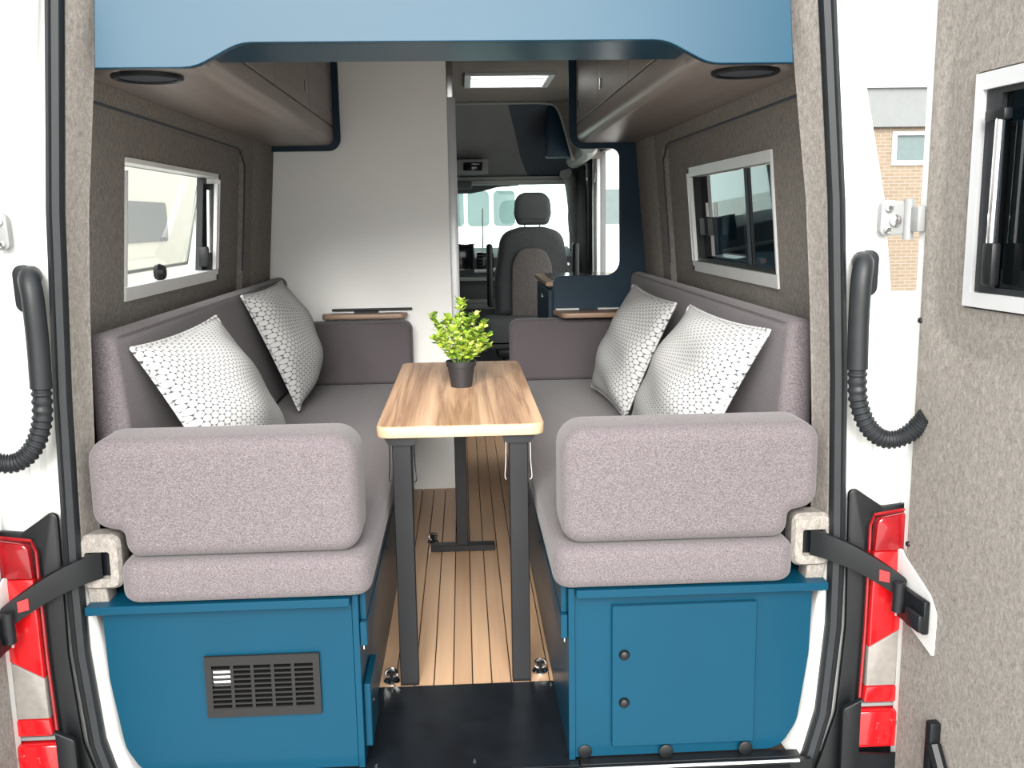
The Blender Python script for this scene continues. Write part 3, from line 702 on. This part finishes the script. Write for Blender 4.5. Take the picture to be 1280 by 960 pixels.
structure('wall_front', slab([-.9, -.80, .795, .9], [-.06, .95, 1.41, 1.6], 0, .03, {(1, 1)}, lambda a, b, d: (a, 4.95+d, b)), 'cab_trim_light', 'cab bulkhead framing the windscreen', 'wall', False)
ws = P('window_3', 'wide windscreen at the far end of the van', 'window', (0, 4.94, .95), kind='structure')
ws.part('pane', B((-.80, .795, 4.955, 4.96, .95, 1.41)), 'screen_glass')
ws.part('shade_band', prism([(-.3, 1.43), (-.3, 1.35), (.08, 1.352), (.16, 1.365, .05), (.27, 1.392, .1), (.42, 1.402), (.42, 1.43)], 'Y', 4.90, 4.935), 'dash_grey')
ws.part('wiper', tube([(.16, 4.99, .95), (.165, 5.0, 1.25)], .005, 6), 'black_plastic')

hl = structure('trim_7', loft([[(-.86, y, z), (.30+.05*k, y, z)] for k, (y, z) in enumerate(((3.95, 1.858), (4.15, 1.72), (4.35, 1.56), (4.5, 1.46), (4.56, 1.44), (4.95, 1.415)))]), 'headliner_grey', 'grey sloping headliner over the cab', 'headliner')
obj('dark_section', loft([[(.30+.05*k, y, z), (.86, y, z)] for k, (y, z) in enumerate(((3.95, 1.858), (4.15, 1.72), (4.35, 1.56), (4.5, 1.46), (4.56, 1.44), (4.95, 1.415)))]), 'headliner_dark', hl)
obj('navy_pod', prism([(.545, 1.84), (.60, 1.84, .03), (.68, 1.60), (.69, 1.535), (.53, 1.535, .02)], 'Y', 3.98, 4.12, .01, 2), 'navy_laminate', hl)
obj('arch_panel', prism([(.55, 1.858), (.60, 1.825, .05), (.645, 1.68, .1), (.69, 1.52), (.86, 1.52), (.86, 1.858)], 'Y', 3.95, 3.97, .002, 1), 'felt_lining', hl)
obj('arch_piping', tube(spline([(-.01, 3.94, 1.848), (.3, 3.94, 1.848), (.53, 3.94, 1.845), (.60, 3.94, 1.81), (.645, 3.94, 1.68), (.69, 3.94, 1.51)], 6), .008, 8), 'cab_trim_light', hl)
cv = obj('vent_panel', B((-.05, .19, 4.24, 4.40, 1.455, 1.545), bev=.006), 'headliner_grey', hl)
obj('vent_grille', B((.035, .155, 4.232, 4.2395, 1.475, 1.525), bev=.003), 'screen_black', cv)
oc = structure('trim_8', B((-.5, .76, 4.50, 4.60, 1.395, 1.448), (.0, .70, 4.47, 4.5, 1.405, 1.425), bev=.01), 'cab_trim_light', 'pale overhead console strip above the windscreen', 'console')
obj('reading_light', B((-.1, .09, 4.46, 4.499, 1.37, 1.42), bev=.012), 'dash_grey', oc)
ap = structure('trim_9', tube(spline([(.70, 4.45, 1.46), (.745, 4.55, 1.40), (.785, 4.7, 1.2), (.80, 4.78, .95), (.80, 4.8, .6)], 6), .042, 12), 'cab_trim_light', 'pale windscreen pillar beside the cab seat', 'pillar')
obj('grab_handle', tube(spline([(.735, 4.46, 1.22), (.725, 4.44, 1.19), (.73, 4.44, 1.10), (.745, 4.47, 1.06)], 5), .014, 8), 'headliner_grey', ap)

# sliding door post on the kitchen side
bp = structure('trim_10', B((.835, .859, 3.955, 4.15, .03, 1.55), (.82, .8345, 4.03, 4.05, .03, 1.55), bev=.004), 'white_paint', 'white door post of the open sliding door beyond the kitchen', 'door post')
obj('post_seal', tube([(.828, 4.175, .03), (.828, 4.175, 1.5), (.80, 4.175, 1.58)], .022, 8), 'black_rubber', bp)
obj('post_seal', tube([(.832, 4.235, .03), (.832, 4.235, 1.5), (.80, 4.235, 1.58)], .018, 8), 'black_rubber', bp)
obj('striker', B((.826, .8345, 3.98, 4.01, 1.38, 1.44), bev=.003), 'steel_rod', bp)
structure('trim_11', tube(spline([(.70, 3.30, 1.56), (.74, 3.6, 1.555), (.75, 3.95, 1.55), (.73, 4.25, 1.53)], 5), .05, 10), 'cab_trim_light', 'pale roof side trim above the sliding door', 'trim')
def folds(y0, y1, x, z0, z1, n, amp):
    N = n*10
    return loft([[(x-.02*t+amp*math.sin(2*math.pi*n*i/N), y0+(y1-y0)*i/N, z0+(z1-z0)*t) for i in range(N+1)] for t in (0, .5, 1)])
cu = obj('cab_curtain', folds(4.27, 4.56, .815, .55, 1.5, 6, .016), 'dash_grey'); sm = cu.modifiers.new('thickness', 'SOLIDIFY'); sm.thickness = .004
tag(cu, 'dark gathered curtain hanging by the cab door', 'curtain')

# rear doors, straps, hoses, hinges, lamps
TH = R_(5)
for s, sd, bn in SIDES:
    nm = 'window' 
    h = Vector((.922, -.045, 0)); u = Vector((math.sin(TH), -math.cos(TH), 0)); inn = Vector((-math.cos(TH), -math.sin(TH), 0))
    def fd(a, z, d):
        p = h+u*a+inn*d; return (s*p.x, p.y, z)
    def dbox(a0, a1, z0, z1, d0, d1, bev=0):
        bm = B((a0, a1, d0, d1, z0, z1), bev=bev)
        for v in bm.verts: v.co = Vector(fd(v.co.x, v.co.z, v.co.y))
        return bm
    dr = P('door_%d' % (1 if s < 0 else 2), 'white rear door with felt lined inside, hinged open beside '+bn, 'rear door', fd(0, -.4, 0), kind='structure')
    dr.part('shell', slab([0, .165, .60, .77], [-.45, 1.0, 1.415, 1.98], -.05, 0, {(1, 1)}, lambda a, b, d: fd(a, b, d)), 'white_paint', smooth=False)
    fp = dr.part('felt_panel', nested([((.028, .745, -.40, 1.92), .02, .0005), ((.030, .743, -.398, 1.918), .02, .006), ((.052, .735, .885, 1.575), .13, .006), ((.064, .722, .899, 1.562), .12, .0005), ((.085, .70, .92, 1.54), .10, .0008), ((.165, .60, 1.0, 1.415), .006, .004), ((.168, .598, 1.002, 1.413), .006, -.02)], fd, 96), 'felt_lining')
    dw = dr.part('window_frame', slab([.17, .192, .575, .597], [1.004, 1.03, 1.382, 1.411], -.03, .010, {(1, 1)}, lambda a, b, d: fd(a, b, d)), 'profile_white', smooth=False)
    dr.part('window_seal', slab([.193, .235, .54, .574], [1.031, 1.04, 1.372, 1.381], -.02, .002, {(1, 1)}, lambda a, b, d: fd(a, b, d)), 'black_rubber', dw, False)
    dr.part('pane', dbox(.235, .54, 1.04, 1.372, -.012, -.008), 'tinted_glass', dw)
    dr.part('stay_rod', tube([fd(.245, 1.06, .012), fd(.25, 1.33, .012)], .008), 'chrome', dw)
    dr.part('stay_end', dbox(.215, .27, 1.325, 1.345, .003, .02, .004), 'black_plastic', dw)
    dr.part('stay_lock', dbox(.235, .265, 1.045, 1.12, .003, .022, .006), 'black_plastic', dw)
    dr.part('strap_plate', (lambda bm: ([setattr(v, 'co', Vector(fd(v.co.x, v.co.z, v.co.y))) for v in bm.verts], bm)[1])(prism([(.004, .49, .01), (.03, .47), (.125, .425, .02), (.15, .395, .02), (.148, .305, .004), (.03, .345), (.004, .33)], 'Y', .0066, .011)), 'white_paint')
    dr.part('strap_bracket', dbox(.035, .135, .345, .415, .012, .026, .004), 'black_plastic', label='black strap bracket')
    dr.part('strap_catch', dbox(.085, .138, .352, .388, .0265, .038, .004), 'black_powder')
    for a, z in ((.032, .962), (.034, .50), (.036, .372)):
        bmc = lathe([(.006, .006), (.005, .010), (.002, .011)], (0, 0, 0), 'Y', 10)
        for v in bmc.verts: v.co = Vector(fd(a+v.co.x, z+v.co.z, v.co.y))
        dr.part('clip', bmc, 'black_plastic')
    lk = dr.part('lock_cover', dbox(.168, .188, -.2, .185, .0066, .03, .004), 'black_plastic')
    dr.part('lock_bar', tube([fd(.186, .14, .02), fd(.32, -.05, .02)], .014, 8), 'black_plastic', lk)
    # strap
    path = [Vector((s*x, y, z)) for x, y, z in ((.742, -.004, .486), (.775, -.036, .481), (.825, -.056, .461), (.88, -.072, .428), (.915, -.09, .402))]
    secs = []
    for i, p in enumerate(spline(path, 5)):
        hh = .028-.005*i/20
        secs.append([p+Vector((s*a, b, c)) for a, b, c in ((.003, .004, hh), (-.003, -.005, hh), (-.003, -.007, 0), (-.003, -.005, -hh), (.003, .004, -hh), (.003, .006, 0))])
    sp = P('door_strap', 'black curved door check strap reaching from the pocket beside '+bn, 'door strap', path[0], 'door check straps')
    a_ = sp.part('arm', loft(secs, True, True), 'black_plastic')
    sp.part('red_tab', loft([[p+Vector((s*a, b-.0095, c)) for a, b, c in ((-.009, .004, .012), (.009, -.004, .008), (.009, -.004, -.014), (-.009, .004, -.012))] for p in (Vector((s*.872, -.069, .433)), Vector((s*.872, -.0705, .433)))], True, True), 'red_lens', a_)
    sp.part('pivot', tube([fd(.05, .362, .03), fd(.05, .425, .03)], .013, 12), 'black_powder', a_)
    # hose
    hp = spline([(s*.822, -.012, 1.078), (s*.812, -.045, 1.072), (s*.803, -.058, 1.035), (s*.802, -.058, .95), (s*.804, -.058, .865)], 6)
    ho = P('cable_hose', 'black ribbed rubber cable hose bridging body and door beside '+bn, 'hose', (s*.815, -.03, 1.05), 'door cable hoses')
    ho.part('grommet', prism([(s*.812, 1.008, .018), (s*.85, 1.008, .018), (s*.852, 1.10, .018), (s*.814, 1.10, .018)], 'Y', -.03, -.0125, .004, 2), 'black_rubber')
    ho.part('sleeve', tube(hp, .0205, 14), 'black_rubber')
    hc = spline([(s*.804, -.058, .866), (s*.808, -.06, .80), (s*.828, -.064, .748), (s*.858, -.07, .722), (s*.89, -.08, .725), (s*.915, -.095, .75), (s*.926, -.11, .775)], 18)
    ho.part('ribbed_hose', tube(hc, .018, 12, rad=lambda i: .0195 if i % 4 < 2 else .0165), 'black_rubber')
    # hinge
    hg = dr; hb = hg.part('hinge', prism([(s*.848, 1.128, .012), (s*.90, 1.128, .012), (s*.902, 1.195, .012), (s*.85, 1.20, .012)], 'Y', -.03, -.0125, .005, 2), 'hinge_grey')
    for x, z, r in ((.878, 1.158, .012), (.864, 1.183, .008), (.862, 1.140, .007)): hg.part('bolt', lathe([(r, 0), (r, -.006), (r*.6, -.009), (.001, -.009)], (s*x, -.0305, z), 'Y', 12), 'chrome', hb)
    hg.part('knuckle', tube([(s*.906, -.03, 1.12), (s*.906, -.03, 1.20)], .011, 12), 'hinge_grey', hb)
    hg.part('door_leaf', B((s*.905, s*.925, -.07, -.025, 1.135, 1.185), bev=.004), 'hinge_grey', hb)
    # tail lamp
    tl = P('tail_lamp', 'tall red and clear tail lamp in black surround beside '+bn, 'tail lamp', (s*.9, -.03, .13), 'tail lamps')
    tl.part('surround', sided(prism([(.735, -.12), (.776, .0, .1), (.805, .1, .1), (.818, .3, .2), (.812, .598, .012), (.825, .606, .012), (.885, .565, .01), (.985, .575), (.985, -.10)], 'Y', -.026, -.0135, .004, 2), s), 'black_plastic')
    tl.part('lens', sided(prism([(.861, .475), (.865, .545, .015), (.985, .568), (.985, .475)], 'Y', -.052, -.0265, .005, 2), s), 'red_lens_dark')
    tl.part('lens', sided(prism([(.859, .262), (.861, .474), (.985, .474), (.985, .335)], 'Y', -.052, -.0265, .004, 2), s), 'red_lens')
    tl.part('lens', sided(prism([(.858, .172), (.859, .261), (.985, .334), (.985, .172)], 'Y', -.050, -.0265, .004, 2), s), 'clear_lens', label='clear reversing lens')
    tl.part('lens', sided(prism([(.853, .135, .006), (.858, .171), (.985, .171), (.985, .135)], 'Y', -.052, -.0265, .004, 2), s), 'red_lens')
    tl.part('rim', sided(tube([(.984, -.05, .574), (.861, -.042, .553), (.854, -.042, .53), (.853, -.042, .30), (.848, -.042, .13)], .0035, 6), s), 'red_lens_dark')
    tl.part('lower_trim', sided(B((.845, .985, -.046, -.0265, .122, .130), bev=.002, seg=1), s), 'headliner_grey')
    rf = tl.part('reflector', sided(B((.842, .965, -.060, -.0265, .034, .118), bev=.006), s), 'red_lens')
    for x, z in ((.885, .085), (.905, .062), (.89, .05), (.915, .092)): tl.part('reflector_cell', sided(lathe([(.009, 0), (.007, -.004), (.002, -.005)], (x, -.0602, z), 'Y', 12), s), 'red_lens', rf)
    tl.part('bumper_corner', sided(prism([(.80, -.45), (.80, .135, .01), (.84, .155), (.84, .03), (.99, .02), (.99, -.45)], 'Y', -.075, -.0605, .004, 2), s), 'black_plastic')

# ------------------------------------------------------------------ outside
def parked_van(label, loc, rz, paint, L=5.6, Hh=2.62, Wd=2.0, glassm='teal_window', wins=((.9, 1.9), (2.3, 3.6)), wz=(1.36, 1.95)):
    r = thing('parked_van', label, 'van', loc, 'vans parked outside'); r.rotation_euler.z = rz
    def part(n, bm, m, par=None): return obj(n, bm, m, par or r)
    body = part('body', prism([(-L/2, .35, .15), (-L/2, Hh, .25), (L/2-1.55, Hh, .5), (L/2-.75, 1.55, .3), (L/2-.05, 1.15, .25), (L/2, .35, .1)], 'Y', -Wd/2, Wd/2, .09, 4), paint)
    for q in (-1, 1):
        part('cab_window', prism([(L/2-1.95, 1.28, .05), (L/2-1.9, 2.0, .1), (L/2-1.5, 2.0, .1), (L/2-.85, 1.32, .05)], 'Y', q*Wd/2-.012, q*Wd/2+.012), glassm, body)
        for a, b in wins: part('side_window', prism([(-L/2+a, wz[0], .06), (-L/2+a, wz[1], .06), (-L/2+b, wz[1], .06), (-L/2+b, wz[0], .06)], 'Y', q*Wd/2-.012, q*Wd/2+.014), glassm, body)
        part('door_line', B((L/2-2.06, L/2-2.045, q*Wd/2-.01, q*Wd/2+.003, .5, 2.2)), 'grey_cladding', body)
        for x in (-L/2+1.1, L/2-.85):
            wh = part('wheel', lathe([(.20, -.11), (.33, -.11), (.345, -.08), (.345, .08), (.33, .11), (.20, .11)], (x, q*(Wd/2-.12), .345), 'Y', 24), 'black_rubber')
            part('hub', lathe([(.19, -.125), (.19, .125)], (x, q*(Wd/2-.12), .345), 'Y', 16), 'aluminium', wh)
        part('mirror', B((L/2-1.0, L/2-.86, q*(Wd/2+.03), q*(Wd/2+.22), 1.3, 1.6), bev=.03), 'black_plastic')
        part('head_lamp', B((L/2-.22, L/2+.01, q*Wd/2*.62-.18, q*Wd/2*.62+.18, .85, 1.08), bev=.03), 'clear_lens')
    part('windscreen', loft([[(L/2-1.48+.02, y, 2.38) for y in (-.75, .75)], [(L/2-.74+.03, y, 1.58) for y in (-.85, .85)]]), glassm, body)
    part('bumper', B((L/2-.1, L/2+.06, -Wd/2+.02, Wd/2-.02, .25, .62), (-L/2-.06, -L/2+.1, -Wd/2+.02, Wd/2-.02, .25, .62), bev=.04), 'grey_cladding')
    return r
GZ = -.64
parked_van('cream van with a square grey side window seen through the clear side window', (-4.3, 9.6, GZ), R_(90), 'cream_paint', 7.2, 2.9, wins=((1.6, 3.2), (4.4, 5.0)), glassm='grey_cladding', wz=(1.63, 2.05))
parked_van('white van seen broadside through the windscreen', (2.3, 12.6, GZ), 0, 'white_paint', 6.8, 2.7, wins=((.75, 1.15), (1.2, 1.5), (1.56, 1.86), (2.6, 3.9)), wz=(1.72, 2.2))
parked_van('dark blue van seen through the tinted side window', (6.3, 17.5, GZ), R_(90), 'dark_blue_paint', 5.2, 3.1, glassm='dark_window')
bl = P('far_building', 'low building with grey fascia over tan brick seen past the rear door', 'building', (12, 21, GZ))
bl.part('brick_wall', slab([8.3, 9.9, 11.2, 17], [GZ, 2.25, 3.0, 3.1], 20.2, 22, {(1, 1)}, lambda a, b, d: (a, d, b)), 'tan_brick', smooth=False)
bl.part('fascia', B((8.2, 17.1, 20.05, 22, 3.1, 3.95)), 'grey_cladding')
bl.part('roof_edge', B((8.1, 17.2, 19.95, 22, 3.951, 4.1)), 'profile_white')
wf = bl.part('window_frame', slab([9.9, 10.0, 11.1, 11.2], [2.25, 2.35, 2.92, 3.0], 20.15, 20.3, {(1, 1)}, lambda a, b, d: (a, d, b)), 'white_paint', smooth=False)
bl.part('pane', B((10.0, 11.1, 20.24, 20.26, 2.35, 2.92)), 'teal_window', wf)
